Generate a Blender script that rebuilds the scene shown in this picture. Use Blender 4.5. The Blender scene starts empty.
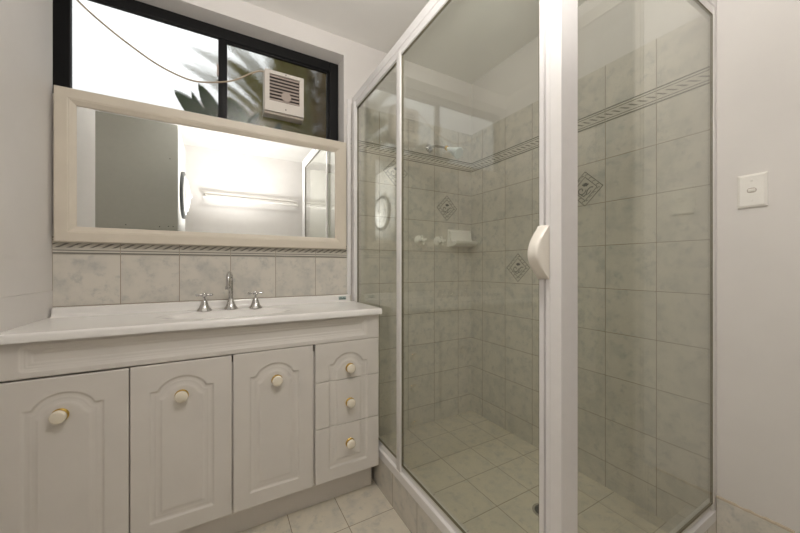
import bpy, bmesh, math, random
import numpy as np
from mathutils import Vector, Matrix

random.seed(7)
C = bpy.context.scene.collection
S = bpy.context.scene
PI = math.pi

# ------------------------------------------------------------------ camera
cam_d = bpy.data.cameras.new('camera')
cam_d.sensor_width = 36.0
cam_d.lens = 321.0 / 800.0 * 36.0
cam_d.clip_start = 0.02
cam = bpy.data.objects.new('camera', cam_d)
cam.location = (0, 0, 1.065)
cam.rotation_euler = (PI / 2, 0, -math.radians(29.34))
C.objects.link(cam)
S.camera = cam

# ------------------------------------------------------------------ world, exposure
w = bpy.data.worlds.new('sky')
S.world = w
w.use_nodes = True
wt = w.node_tree
bg = wt.nodes['Background']
# overcast sky: dimmer towards the horizon, brighter overhead
tc = wt.nodes.new('ShaderNodeTexCoord')
sp_ = wt.nodes.new('ShaderNodeSeparateXYZ')
mr = wt.nodes.new('ShaderNodeMapRange')
mr.interpolation_type = 'SMOOTHSTEP'
wt.links.new(tc.outputs['Generated'], sp_.inputs[0])
wt.links.new(sp_.outputs['Z'], mr.inputs[0])
for i_, v_ in enumerate((0.26, 0.46, 0.72, 1.2)):
    mr.inputs[i_ + 1].default_value = v_
wt.links.new(mr.outputs[0], bg.inputs['Strength'])
bg.inputs['Color'].default_value = (0.97, 0.98, 1.0, 1)
# the photographer's flash, bounced off the ceiling and wall behind the camera
fl = bpy.data.lights.new('flash', 'SPOT')
fl.energy = 58
fl.color = (1.0, 0.965, 0.93)
fl.spot_size = math.radians(150)
fl.spot_blend = 0.7
fl.shadow_soft_size = 0.10
flo = bpy.data.objects.new('flash', fl)
flo.location = (0.10, 0.04, 1.30)
C.objects.link(flo)
from mathutils import Vector as V_
flo.rotation_euler = (V_((0.12, 0.12, 2.37)) - flo.location).to_track_quat('-Z', 'Y').to_euler()
S.view_settings.view_transform = 'Standard'
S.view_settings.look = 'None'
S.view_settings.gamma = 1
S.view_settings.use_curve_mapping = False
S.view_settings.exposure = 0.26
S.cycles.use_denoising = True
S.cycles.max_bounces = 14
S.cycles.diffuse_bounces = 8
S.cycles.glossy_bounces = 6
S.cycles.transmission_bounces = 8
S.cycles.transparent_max_bounces = 24
LAMP = 37.0          # strength of the added, unseen ceiling lamp's diffuser


# ------------------------------------------------------------------ mesh helpers
def BM():
    return bmesh.new()


def box(bm, x0, x1, y0, y1, z0, z1, bev=0.0, seg=2):
    r = bmesh.ops.create_cube(bm, size=1.0)
    vs = r['verts']
    for v in vs:
        v.co = Vector(((x0 + x1) / 2 + v.co.x * (x1 - x0), (y0 + y1) / 2 + v.co.y * (y1 - y0), (z0 + z1) / 2 + v.co.z * (z1 - z0)))
    if bev > 0:
        es = list({e for v in vs for e in v.link_edges})
        bmesh.ops.bevel(bm, geom=es, offset=bev, segments=seg, affect='EDGES', profile=0.5)


def tube(bm, pts, r, seg=12, cap=True):
    pts = [Vector(p) for p in pts]
    rs = r if isinstance(r, (list, tuple)) else [r] * len(pts)
    rings = []
    up = None
    for i, p in enumerate(pts):
        a = pts[max(i - 1, 0)]
        b = pts[min(i + 1, len(pts) - 1)]
        t = (b - a).normalized()
        if up is None:
            up = Vector((0, 0, 1)) if abs(t.z) < 0.9 else Vector((1, 0, 0))
        n = (up - t * up.dot(t)).normalized()
        up = n
        bn = t.cross(n)
        rings.append([bm.verts.new(p + (n * math.cos(2 * PI * k / seg) + bn * math.sin(2 * PI * k / seg)) * rs[i]) for k in range(seg)])
    for i in range(len(rings) - 1):
        for k in range(seg):
            bm.faces.new((rings[i][k], rings[i][(k + 1) % seg], rings[i + 1][(k + 1) % seg], rings[i + 1][k]))
    if cap:
        bm.faces.new(rings[0])
        bm.faces.new(rings[-1][::-1])


def lathe(bm, prof, centre, axis=(0, 0, 1), seg=32):
    ax = Vector(axis).normalized()
    q = Vector((0, 0, 1)).rotation_difference(ax)
    c = Vector(centre)
    rings = []
    for r, z in prof:
        if r < 1e-6:
            rings.append([bm.verts.new(c + q @ Vector((0, 0, z)))])
        else:
            rings.append([bm.verts.new(c + q @ Vector((r * math.cos(2 * PI * k / seg), r * math.sin(2 * PI * k / seg), z))) for k in range(seg)])
    for a, b in zip(rings[:-1], rings[1:]):
        for k in range(seg):
            k2 = (k + 1) % seg
            if len(a) == 1 and len(b) == 1:
                continue
            if len(a) == 1:
                bm.faces.new((a[0], b[k], b[k2]))
            elif len(b) == 1:
                bm.faces.new((a[k], a[k2], b[0]))
            else:
                bm.faces.new((a[k], a[k2], b[k2], b[k]))
    for ring, rev in ((rings[0], True), (rings[-1], False)):
        if len(ring) > 2:
            bm.faces.new(ring[::-1] if rev else ring)


def prism(bm, prof, axis, a, b):
    """extrude a closed 2D profile along 'x' (profile = y,z) or 'y' (profile = x,z) or 'z' (profile = x,y)"""
    def P(u, v, t):
        return {'x': (t, u, v), 'y': (u, t, v), 'z': (u, v, t)}[axis]
    A = [bm.verts.new(P(u, v, a)) for u, v in prof]
    B = [bm.verts.new(P(u, v, b)) for u, v in prof]
    n = len(prof)
    for i in range(n):
        bm.faces.new((A[i], A[(i + 1) % n], B[(i + 1) % n], B[i]))
    bm.faces.new(A[::-1])
    bm.faces.new(B)


def world_loc(o):
    l = Vector(o.location)
    while o.parent:
        o = o.parent
        l += Vector(o.location)
    return l


def obj(name, bm, m, parent=None, loc=None, smooth=True, angle=35):
    """link a bmesh written in world coordinates as ONE mesh object; loc is its own origin when top-level"""
    org = Vector(loc) if loc is not None else (world_loc(parent) if parent else Vector((0, 0, 0)))
    bmesh.ops.recalc_face_normals(bm, faces=bm.faces)
    for v in bm.verts:
        v.co -= org
    me = bpy.data.meshes.new(name)
    bm.to_mesh(me)
    bm.free()
    o = bpy.data.objects.new(name, me)
    C.objects.link(o)
    for mm in (m if isinstance(m, (list, tuple)) else [m]):
        me.materials.append(mm)
    if parent:
        o.parent = parent
        o.location = org - world_loc(parent)
    else:
        o.location = org
    if smooth:
        me.polygons.foreach_set('use_smooth', [True] * len(me.polygons))
        me.set_sharp_from_angle(angle=math.radians(angle))
    return o


def tag(o, label, cat, group=None, kind=None):
    o['label'] = label
    o['category'] = cat
    if group:
        o['group'] = group
    if kind:
        o['kind'] = kind
    return o


def thing(name, loc, label, cat, group=None):
    o = bpy.data.objects.new(name, None)
    C.objects.link(o)
    o.location = loc
    o.empty_display_size = 0.05
    return tag(o, label, cat, group)


def struct(name, bm, m, label=None, cat=None, parent=None, smooth=False):
    o = obj(name, bm, m, parent, smooth=smooth)
    if not parent:
        o['kind'] = 'structure'
        if label:
            tag(o, label, cat)
    return o


# ------------------------------------------------------------------ material helpers
class NT:
    def __init__(self, name):
        self.m = bpy.data.materials.new(name)
        self.m.use_nodes = True
        self.t = self.m.node_tree
        self.b = self.t.nodes['Principled BSDF']
        self.out = self.t.nodes['Material Output']

    def n(self, typ, **kw):
        nd = self.t.nodes.new(typ)
        for k, v in kw.items():
            if k.startswith('_'):
                setattr(nd, k[1:], v)
            else:
                self.set(nd.inputs[k.replace('__', ' ')], v)
        return nd

    def set(self, sock, v):
        if isinstance(v, bpy.types.NodeSocket):
            self.t.links.new(v, sock)
        elif isinstance(v, (tuple, list)) and len(v) == 3 and sock.type == 'RGBA':
            sock.default_value = (*v, 1)
        else:
            sock.default_value = v

    def math(self, op, a, b=None, c=None):
        nd = self.t.nodes.new('ShaderNodeMath')
        nd.operation = op
        for i, v in enumerate((a, b, c)):
            if v is not None:
                self.set(nd.inputs[i], v)
        return nd.outputs[0]

    def mix(self, f, a, b):
        nd = self.t.nodes.new('ShaderNodeMix')
        nd.data_type = 'RGBA'
        self.set(nd.inputs[0], f)
        self.set(nd.inputs[6], a)
        self.set(nd.inputs[7], b)
        return nd.outputs[2]

    def ramp(self, f, stops):
        nd = self.t.nodes.new('ShaderNodeValToRGB')
        els = nd.color_ramp.elements
        while len(els) < len(stops):
            els.new(0.5)
        for e, (p, c) in zip(els, stops):
            e.position = p
            e.color = (*c, 1)
        self.set(nd.inputs[0], f)
        return nd.outputs[0]

    def smooth(self, v, a, b, lo=0.0, hi=1.0):
        nd = self.t.nodes.new('ShaderNodeMapRange')
        nd.interpolation_type = 'SMOOTHSTEP'
        for i, x in enumerate((v, a, b, lo, hi)):
            self.set(nd.inputs[i], x)
        return nd.outputs[0]

    def pos(self):
        g = self.n('ShaderNodeNewGeometry')
        s = self.n('ShaderNodeSeparateXYZ', Vector=g.outputs['Position'])
        return g.outputs['Position'], s.outputs

    def noise(self, vec, scale, detail=4, rough=0.55):
        nd = self.n('ShaderNodeTexNoise', Scale=scale, Detail=detail, Roughness=rough)
        if vec is not None:
            self.set(nd.inputs['Vector'], vec)
        return nd.outputs[0]

    def bump(self, h, strength, dist):
        nd = self.n('ShaderNodeBump', Strength=strength, Distance=dist, Height=h)
        self.set(self.b.inputs['Normal'], nd.outputs[0])

    def P(self, color=None, rough=None, metal=None, **kw):
        if color is not None:
            self.set(self.b.inputs['Base Color'], color)
        if rough is not None:
            self.set(self.b.inputs['Roughness'], rough)
        if metal is not None:
            self.set(self.b.inputs['Metallic'], metal)
        for k, v in kw.items():
            self.set(self.b.inputs[k.replace('__', ' ')], v)
        return self.m


def paint(name, col, rough=0.55, var=0.03, scale=3.0, bump=0.04, **kw):
    t = NT(name)
    g, s = t.pos()
    n = t.noise(g, scale, 5)
    c2 = tuple(max(0, x * (1 - var * 2)) for x in col)
    c1 = tuple(min(1, x * (1 + var)) for x in col)
    t.P(t.mix(t.smooth(n, 0.3, 0.7), c2, c1), rough, **kw)
    if bump:
        t.bump(t.noise(g, 180, 3), bump, 0.002)
    return t.m


def plain(name, col, rough=0.4, metal=0.0, **kw):
    t = NT(name)
    g, s = t.pos()
    n = t.noise(g, 40, 3)
    t.P(t.mix(n, tuple(x * 0.94 for x in col), col), rough, metal, **kw)
    return t.m


def tile_mat(name, ua, u0, pu, va, v0, pv, base, alt, vein, grout, rough=0.28, gw=0.0013, bumpk=0.35):
    """square ceramic tiles laid out in metres from (u0,v0): mottled stone glaze and grout lines"""
    t = NT(name)
    g, s = t.pos()
    ax = {'x': 0, 'y': 1, 'z': 2}
    u = t.math('DIVIDE', t.math('SUBTRACT', s[ax[ua]], u0), pu)
    v = t.math('DIVIDE', t.math('SUBTRACT', s[ax[va]], v0), pv)

    def edge(a, p):
        f = t.math('FRACT', a)
        return t.math('MULTIPLY', t.math('MINIMUM', f, t.math('SUBTRACT', 1.0, f)), p)
    d = t.math('MINIMUM', edge(u, pu), edge(v, pv))
    line = t.smooth(d, gw * 0.6, gw * 1.5, 1.0, 0.0)
    cell = t.n('ShaderNodeCombineXYZ', X=t.math('FLOOR', u), Y=t.math('FLOOR', v), Z=3.7)
    wn = t.n('ShaderNodeTexWhiteNoise', Vector=cell.outputs[0])
    off = t.n('ShaderNodeVectorMath', _operation='SCALE')
    t.set(off.inputs[0], wn.outputs['Color'])
    off.inputs['Scale'].default_value = 9.0
    pv_ = t.n('ShaderNodeVectorMath', _operation='ADD')
    t.set(pv_.inputs[0], g)
    t.set(pv_.inputs[1], off.outputs[0])
    n1 = t.noise(pv_.outputs[0], 13, 6, 0.62)
    n2 = t.noise(pv_.outputs[0], 26, 6, 0.7)
    c = t.mix(t.smooth(n1, 0.40, 0.66), base, alt)
    c = t.mix(t.math('MULTIPLY', t.smooth(n2, 0.52, 0.70), 0.7), c, vein)
    c = t.mix(t.math('MULTIPLY', wn.outputs['Value'], 0.25), c, tuple(x * 0.88 for x in base))
    t.P(t.mix(line, c, grout), t.math('ADD', rough, t.math('MULTIPLY', line, 0.5)))
    h = t.math('SUBTRACT', t.math('MULTIPLY', t.noise(g, 14, 2), 0.25), line)
    t.bump(h, bumpk, 0.0012)
    return t.m


def border_mat(name, ua, z0, z1, u0, pu):
    """listello: thin dark lines at the edges and a twisted leaf band in the middle"""
    t = NT(name)
    g, s = t.pos()
    u = s[{'x': 0, 'y': 1}[ua]]
    v = t.math('DIVIDE', t.math('SUBTRACT', s[2], z0), z1 - z0)

    def ln(c, w):
        return t.smooth(t.math('ABSOLUTE', t.math('SUBTRACT', v, c)), w * 0.6, w, 1.0, 0.0)
    lines = None
    for c, w_ in ((0.06, 0.05), (0.22, 0.03), (0.78, 0.03), (0.94, 0.05)):
        l = ln(c, w_)
        lines = l if lines is None else t.math('MAXIMUM', lines, l)
    ph = t.math('ADD', t.math('MULTIPLY', u, 2 * PI / 0.034), t.math('MULTIPLY', v, -24.0))
    n = t.noise(g, 90, 3)
    wv = t.math('ADD', t.math('SINE', ph), t.math('MULTIPLY', t.math('SUBTRACT', n, 0.5), 1.4))
    band = t.smooth(t.math('ABSOLUTE', t.math('SUBTRACT', v, 0.5)), 0.10, 0.16, 1.0, 0.0)
    leaf = t.math('MULTIPLY', t.smooth(wv, 0.2, 0.7), band)
    f = t.math('FRACT', t.math('DIVIDE', t.math('SUBTRACT', u, u0), pu))
    d = t.math('MULTIPLY', t.math('MINIMUM', f, t.math('SUBTRACT', 1.0, f)), pu)
    grout = t.smooth(d, 0.001, 0.002, 1.0, 0.0)
    c = t.mix(t.noise(g, 30, 4), (0.62, 0.585, 0.52), (0.54, 0.515, 0.46))
    c = t.mix(t.math('MULTIPLY', leaf, 0.85), c, (0.14, 0.132, 0.118))
    c = t.mix(t.math('MULTIPLY', lines, 0.95), c, (0.13, 0.122, 0.108))
    c = t.mix(grout, c, (0.36, 0.32, 0.26))
    t.P(c, 0.3)
    t.bump(t.math('SUBTRACT', t.math('MULTIPLY', leaf, 0.6), lines), 0.4, 0.0015)
    return t.m


def glass_mat(name, tint):
    """clear sheet glass: see-through with the mirror share of a pane growing towards grazing angles"""
    t = NT(name)
    t.t.nodes.remove(t.b)
    g = t.n('ShaderNodeNewGeometry')
    dt = t.n('ShaderNodeVectorMath', _operation='DOT_PRODUCT')
    t.set(dt.inputs[0], g.outputs['Normal'])
    t.set(dt.inputs[1], g.outputs['Incoming'])
    c = t.math('ABSOLUTE', dt.outputs['Value'])
    p = t.math('POWER', t.math('SUBTRACT', 1.0, c), 5.0)
    f = t.math('ADD', 0.042, t.math('MULTIPLY', p, 0.958))
    tr = t.n('ShaderNodeBsdfTransparent', Color=tint)
    gl = t.n('ShaderNodeBsdfGlossy', Roughness=0.0, Color=(1, 1, 1))
    mx = t.n('ShaderNodeMixShader')
    t.set(mx.inputs[0], f)
    t.set(mx.inputs[1], tr.outputs[0])
    t.set(mx.inputs[2], gl.outputs[0])
    t.set(t.out.inputs['Surface'], mx.outputs[0])
    return t.m


def frosted_mat(name):
    t = NT(name)
    t.t.nodes.remove(t.b)
    g, s = t.pos()
    h = t.noise(g, 160, 2)
    bp = t.n('ShaderNodeBump', Strength=0.4, Distance=0.002, Height=h)
    rf = t.n('ShaderNodeBsdfRefraction', Color=(0.97, 0.98, 0.97), Roughness=0.10, IOR=1.22, Normal=bp.outputs[0])
    tr = t.n('ShaderNodeBsdfTransparent', Color=(0.97, 0.98, 0.97))
    gl = t.n('ShaderNodeBsdfGlossy', Roughness=0.08, Normal=bp.outputs[0])
    m1 = t.n('ShaderNodeMixShader')
    t.set(m1.inputs[0], 0.22)
    t.set(m1.inputs[1], rf.outputs[0])
    t.set(m1.inputs[2], tr.outputs[0])
    m2 = t.n('ShaderNodeMixShader')
    t.set(m2.inputs[0], 0.025)
    t.set(m2.inputs[1], m1.outputs[0])
    t.set(m2.inputs[2], gl.outputs[0])
    t.set(t.out.inputs['Surface'], m2.outputs[0])
    return t.m


# ------------------------------------------------------------------ materials
M = {}
M['wall'] = paint('wall paint', (0.71, 0.685, 0.665), 0.6, 0.02, 2.5)
M['ceiling'] = paint('ceiling paint', (0.80, 0.785, 0.76), 0.7, 0.015, 2.0)
TB, TA, TV, TG = (0.65, 0.615, 0.555), (0.54, 0.525, 0.485), (0.42, 0.42, 0.405), (0.30, 0.25, 0.19)
M['tile_splash'] = tile_mat('backsplash tile', 'x', -0.567, 0.2045, 'z', 1.114, 0.206, TB, TA, TV, TG)
M['tile_back'] = tile_mat('shower tile back', 'x', 0.6385, 0.2025, 'z', 0.156, 0.2016, TB, TA, TV, TG)
M['tile_back_top'] = tile_mat('shower tile back top', 'x', 0.6385, 0.2025, 'z', 1.80, 0.5, TB, TA, TV, TG)
M['tile_right'] = tile_mat('shower tile right', 'y', 0.434, 0.2008, 'z', 0.156, 0.2016, TB, TA, TV, TG)
M['tile_right_top'] = tile_mat('shower tile right top', 'y', 0.434, 0.2008, 'z', 1.80, 0.5, TB, TA, TV, TG)
M['tile_floor'] = tile_mat('floor tile', 'x', 0.253, 0.2085, 'y', 1.247, 0.2085, (0.66, 0.61, 0.51), (0.56, 0.53, 0.46), (0.44, 0.43, 0.39), (0.24, 0.19, 0.13), 0.3)
M['tile_shower_floor'] = tile_mat('shower floor tile', 'x', 1.036, 0.2025, 'y', 0.995, 0.1975, (0.64, 0.59, 0.49), (0.56, 0.53, 0.46), (0.43, 0.42, 0.38), (0.24, 0.20, 0.15), 0.3)
M['tile_kerb'] = tile_mat('kerb tile', 'y', 1.057, 0.203, 'z', -0.05, 0.5, TB, TA, TV, TG)
M['tile_kerb_front'] = tile_mat('kerb tile front', 'x', 0.67, 0.2025, 'z', -0.05, 0.5, TB, TA, TV, TG)
M['border_splash'] = border_mat('border splash', 'x', 1.114, 1.184, -0.567, 0.2045)
M['border_back'] = border_mat('border back', 'x', 1.735, 1.802, 0.6385, 0.2025)
M['border_right'] = border_mat('border right', 'y', 1.735, 1.802, 0.434, 0.2008)
M['laminate'] = paint('white laminate', (0.67, 0.64, 0.605), 0.42, 0.012, 8.0, 0.05)
M['top'] = plain('vanity top gloss', (0.80, 0.785, 0.765), 0.12)
M['cream'] = plain('cream porcelain', (0.80, 0.74, 0.62), 0.15)
M['gold'] = plain('gold plate', (0.80, 0.55, 0.16), 0.22, 1.0)
M['chrome'] = plain('chrome', (0.60, 0.59, 0.58), 0.10, 1.0)
M['mirror'] = plain('silver mirror', (0.93, 0.95, 0.945), 0.0, 1.0)
M['mirror_frame'] = paint('cream frame', (0.66, 0.60, 0.51), 0.45, 0.02, 6.0, 0.03)
M['black'] = plain('black aluminium', (0.006, 0.006, 0.0065), 0.5, Specular__IOR__Level=0.25)
M['frosted'] = frosted_mat('obscure glass')
M['white_al'] = plain('white powder coat', (0.79, 0.775, 0.77), 0.3)
M['glass'] = glass_mat('shower glass', (0.952, 0.965, 0.938))
M['gasket'] = plain('gasket', (0.16, 0.14, 0.085), 0.6)
M['plastic'] = plain('white plastic', (0.78, 0.755, 0.72), 0.35)
M['ivory'] = plain('ivory plastic', (0.80, 0.76, 0.69), 0.3)
M['tapwhite'] = plain('white tap plastic', (0.86, 0.84, 0.80), 0.25)
M['fan'] = plain('aged white plastic', (0.55, 0.49, 0.42), 0.45)
M['fan_dark'] = plain('fan inside', (0.06, 0.05, 0.045), 0.7)
M['slat'] = plain('fan slat', (0.42, 0.35, 0.31), 0.5)
M['cable'] = plain('tan cable', (0.46, 0.36, 0.25), 0.5)
M['clearplastic'] = plain('milky plastic', (0.75, 0.80, 0.80), 0.25)
M['ink'] = plain('tile ink', (0.11, 0.108, 0.097), 0.35)
M['decor'] = plain('decor tile', (0.62, 0.585, 0.52), 0.3)
M['dryer'] = plain('dryer enamel', (0.50, 0.50, 0.45), 0.4)
M['dryer_white'] = plain('dryer white', (0.75, 0.75, 0.73), 0.35)
M['dark'] = plain('dark plastic', (0.05, 0.055, 0.055), 0.4)
M['door'] = paint('door paint', (0.5, 0.47, 0.43), 0.5)
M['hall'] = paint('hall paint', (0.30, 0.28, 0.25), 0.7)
M['label'] = plain('sticker', (0.42, 0.50, 0.49), 0.4)
M['label_dark'] = plain('sticker dark', (0.04, 0.09, 0.085), 0.4)
M['leaf_dark'] = plain('dark leaf', (0.04, 0.085, 0.03), 0.5, Specular__IOR__Level=0.2)
M['frond'] = plain('palm frond', (0.17, 0.15, 0.04), 0.6, Specular__IOR__Level=0.15)
M['hedge'] = paint('hedge leaf', (0.17, 0.115, 0.035), 0.7, 0.3, 3.0, 0, Specular__IOR__Level=0.1)
M['soil'] = paint('soil', (0.12, 0.09, 0.06), 0.9)
t = NT('lamp diffuser')
M['lamp'] = t.P((0.9, 0.9, 0.9), 0.4, Emission__Color=(1.0, 0.95, 0.89), Emission__Strength=LAMP)

# ------------------------------------------------------------------ the room
XL, XR, YB, YR, H = -0.567, 1.568, 1.75, -0.65, 2.37
NX = -0.88           # wall of the laundry recess on the left
WT = 0.15

bm = BM(); box(bm, NX - 0.1, 0.72, YR - 0.1, YB + 0.1, -0.1, 0.0); box(bm, 0.72, 2.9, YR - 0.1, 0.5, -0.1, 0.0)
struct('floor', bm, M['tile_floor'])
bm = BM(); box(bm, 0.72, XR + 0.1, 0.5, YB + 0.1, -0.1, 0.038)
struct('floor_shower', bm, M['tile_shower_floor'])
bm = BM(); box(bm, NX - 0.1, 2.9, YR - 0.1, YB + WT, H, H + 0.1)
struct('ceiling', bm, M['ceiling'])

# window wall with its deep opening
OX0, OX1, OZ0, OZ1 = -0.60, 0.618, 1.74, 2.27
bm = BM()
y0, y1 = YB + 0.003, YB + WT
box(bm, NX - 0.1, XR + 0.1, y0, y1, 0, OZ0)
box(bm, NX - 0.1, XR + 0.1, y0, y1, OZ1, H)
box(bm, NX - 0.1, OX0, y0, y1, OZ0, OZ1)
box(bm, OX1, XR + 0.1, y0, y1, OZ0, OZ1)
struct('wall_back', bm, M['wall'])

# right wall with the doorway near the camera
DY0, DY1, DZ = -0.56, 0.20, 2.24
bm = BM()
box(bm, XR, XR + 0.1, DY1, 0.47, 0, H)
box(bm, XR + 0.003, XR + 0.1, 0.47, YB + 0.003, 0, H)
box(bm, XR, XR + 0.1, YR - 0.1, DY0, 0, H)
box(bm, XR, XR + 0.1, DY0, DY1, DZ, H)
struct('wall_right', bm, M['wall'])
bm = BM(); box(bm, NX - 0.1, 2.9, YR - 0.1, YR, 0, H)
struct('wall_rear', bm, M['wall'])
bm = BM()
box(bm, NX - 0.1, XL, 1.227, YB + 0.003, 0.972, H)
box(bm, NX - 0.1, XL + 0.001, 1.227, YB + 0.003, 0, 0.9712)
struct('wall_left', bm, M['wall'])
bm = BM(); box(bm, NX - 0.1, NX, YR, 1.227, 0, H)
struct('wall_recess', bm, M['wall'])
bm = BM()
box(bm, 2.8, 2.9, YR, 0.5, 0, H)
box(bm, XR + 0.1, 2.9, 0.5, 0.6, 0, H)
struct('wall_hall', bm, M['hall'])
bm = BM()
box(bm, XR - 0.010, XR, DY1, DY1 + 0.03, 0, DZ + 0.06, 0.003)
box(bm, XR - 0.014, XR, DY0 - 0.06, DY0, 0, DZ + 0.06, 0.003)
box(bm, XR - 0.014, XR, DY0, DY1, DZ, DZ + 0.06, 0.003)
struct('trim_1', bm, M['door'])

# tiled faces
bm = BM(); box(bm, XL, 0.64, YB, YB + 0.003, 0.60, 1.114)
struct('wall_splashback', bm, M['tile_splash'])
bm = BM(); box(bm, 0.64, XR, YB, YB + 0.003, 0.0, 1.735)
struct('wall_shower_back', bm, M['tile_back'])
bm = BM(); box(bm, 0.64, XR, YB, YB + 0.003, 1.802, 2.003)
struct('wall_shower_back_upper', bm, M['tile_back_top'])
bm = BM(); box(bm, XR, XR + 0.003, 0.47, YB, 0.0, 1.735)
struct('wall_shower_right', bm, M['tile_right'])
bm = BM(); box(bm, XR, XR + 0.003, 0.47, YB, 1.802, 2.003)
struct('wall_shower_right_upper', bm, M['tile_right_top'])
bm = BM(); box(bm, XL, 0.64, YB - 0.002, YB + 0.003, 1.114, 1.184)
struct('trim_2', bm, M['border_splash'])
bm = BM(); box(bm, 0.64, XR, YB - 0.002, YB + 0.003, 1.735, 1.802)
struct('trim_3', bm, M['border_back'])
bm = BM(); box(bm, XR - 0.002, XR + 0.003, 0.47, YB, 1.735, 1.802)
struct('trim_4', bm, M['border_right'])
# edge strip of the tiles beside the screen
bm = BM(); box(bm, 0.634, 0.655, YB - 0.012, YB, 0.90, 2.02, 0.002)
struct('trim_5', bm, M['white_al'])
# kerb of the shower
bm = BM(); box(bm, 0.67, 0.755, 0.45, YB, 0, 0.148)
struct('trim_6', bm, M['tile_kerb'])
bm = BM(); box(bm, 0.755, XR, 0.45, 0.535, 0, 0.148)
struct('trim_7', bm, M['tile_kerb_front'])
# skirting tile on the right wall, rough mortar on top
bm = BM(); box(bm, XR - 0.009, XR, DY1 + 0.03, 0.45, 0, 0.232, 0.001)
struct('baseboard_right', bm, tile_mat('skirting tile', 'y', 0.45, 0.2025, 'z', -0.05, 0.6, TB, TA, TV, TG))
bm = BM()
r_ = random.Random(3)
pts = [(XR - 0.004, 0.45 - k * 0.012, 0.235 + r_.uniform(-0.002, 0.002)) for k in range(16)]
tube(bm, pts, [0.004 + r_.uniform(0, 0.002) for _ in pts], 8)
struct('trim_8', bm, plain('mortar', (0.54, 0.46, 0.36), 0.9), smooth=True)

# ------------------------------------------------------------------ window (black aluminium, obscure glass)
bm = BM()
FY0, FY1 = 1.85, 1.874
fw = 0.055
box(bm, OX0, OX0 + fw, FY0, FY1, OZ0, OZ1, 0.003)
box(bm, OX1 - fw, OX1, FY0, FY1, OZ0, OZ1, 0.003)
box(bm, OX0 + fw, OX1 - fw, FY0, FY1, OZ1 - fw, OZ1, 0.003)
box(bm, OX0 + fw, OX1 - fw, FY0, FY1, OZ0, OZ0 + 0.04, 0.003)
win = struct('window_1', bm, M['black'], 'black aluminium framed window with obscure glass above the mirror', 'window')
bm = BM(); box(bm, -0.006, 0.034, FY0 + 0.002, FY1 - 0.004, OZ0 + 0.04, OZ1 - fw, 0.003)
obj('mullion', bm, M['black'], win)
bm = BM()
a, b, c, d = 0.034, OX1 - fw, OZ0 + 0.04, OZ1 - fw
for q in ((a, b, c, c + 0.02), (a, b, d - 0.012, d), (b - 0.014, b, c, d)):
    box(bm, q[0], q[1], FY0 + 0.006, FY0 + 0.0235, q[2], q[3], 0.002)
obj('sash_frame', bm, M['black'], win)
bm = BM(); box(bm, -0.012, -0.004, FY0 - 0.006, FY0 + 0.01, 2.02, 2.075, 0.002)
obj('window_latch', bm, M['slat'], win)
bm = BM(); box(bm, OX0 + fw - 0.005, 0.0, FY0 + 0.014, FY0 + 0.018, OZ0 + 0.03, OZ1 - fw + 0.005)
obj('window_pane', bm, M['frosted'], win, smooth=False)
bm = BM(); box(bm, 0.03, OX1 - fw + 0.002, FY0 + 0.016, FY0 + 0.020, OZ0 + 0.03, OZ1 - fw + 0.005)
obj('window_pane', bm, M['frosted'], win, smooth=False)

# ------------------------------------------------------------------ outside the window
bm = BM(); box(bm, -4, 4, 1.98, 8, -0.3, -0.1)
struct('ground', bm, M['soil'], smooth=False)


def blade(bm, base, tip, width, droop, side, n=14, fold=0.18):
    base, tip = Vector(base), Vector(tip)
    ax = tip - base
    sd = Vector(side).normalized()
    nrm = ax.cross(sd).normalized()
    rows = []
    for i in range(n + 1):
        f = i / n
        p = base + ax * f + Vector((0, 0, droop)) * (4 * f * (1 - f))
        wv = width * (math.sin(PI * min(1, 0.12 + f * 0.88)) ** 0.75) * 0.5 + 0.0008
        rows.append([bm.verts.new(p - sd * wv + nrm * wv * fold), bm.verts.new(p), bm.verts.new(p + sd * wv + nrm * wv * fold)])
    for A, B in zip(rows[:-1], rows[1:]):
        for k in range(2):
            bm.faces.new((A[k], A[k + 1], B[k + 1], B[k]))


pl = thing('broad_leaf_plant', (0.03, 1.99, -0.1), 'dark green broad leaved plant pressed against the outside of the window', 'plant')
leaves = [((-0.02, 1.935, 1.70), (-0.195, 1.935, 1.94), 0.085, 0.035), ((-0.02, 1.94, 1.70), (-0.125, 1.94, 1.955), 0.05, 0.0),
          ((0.06, 1.94, 1.68), (-0.095, 1.945, 2.005), 0.085, 0.02), ((0.14, 1.945, 1.66), (0.035, 1.945, 1.965), 0.15, 0.03),
          ((0.05, 1.95, 1.66), (0.19, 1.95, 1.93), 0.12, 0.02), ((0.22, 1.96, 1.62), (0.30, 1.96, 1.90), 0.12, 0.0)]
for bs, tp, wd, dr in leaves:
    bm = BM()
    blade(bm, bs, tp, wd, dr, (0.85, 0.0, 0.5))
    bmesh.ops.solidify(bm, geom=bm.faces[:], thickness=0.0012)
    obj('leaf', bm, M['leaf_dark'], pl)
bm = BM()
for bs, tp, wd, dr in leaves:
    tube(bm, [(0.05, 2.0, -0.1), (0.05 + (bs[0] - 0.05) * 0.5, 1.97, 0.9), (bs[0], bs[1], bs[2] + 0.02)], 0.007, 8)
obj('stem', bm, M['leaf_dark'], pl)

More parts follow.
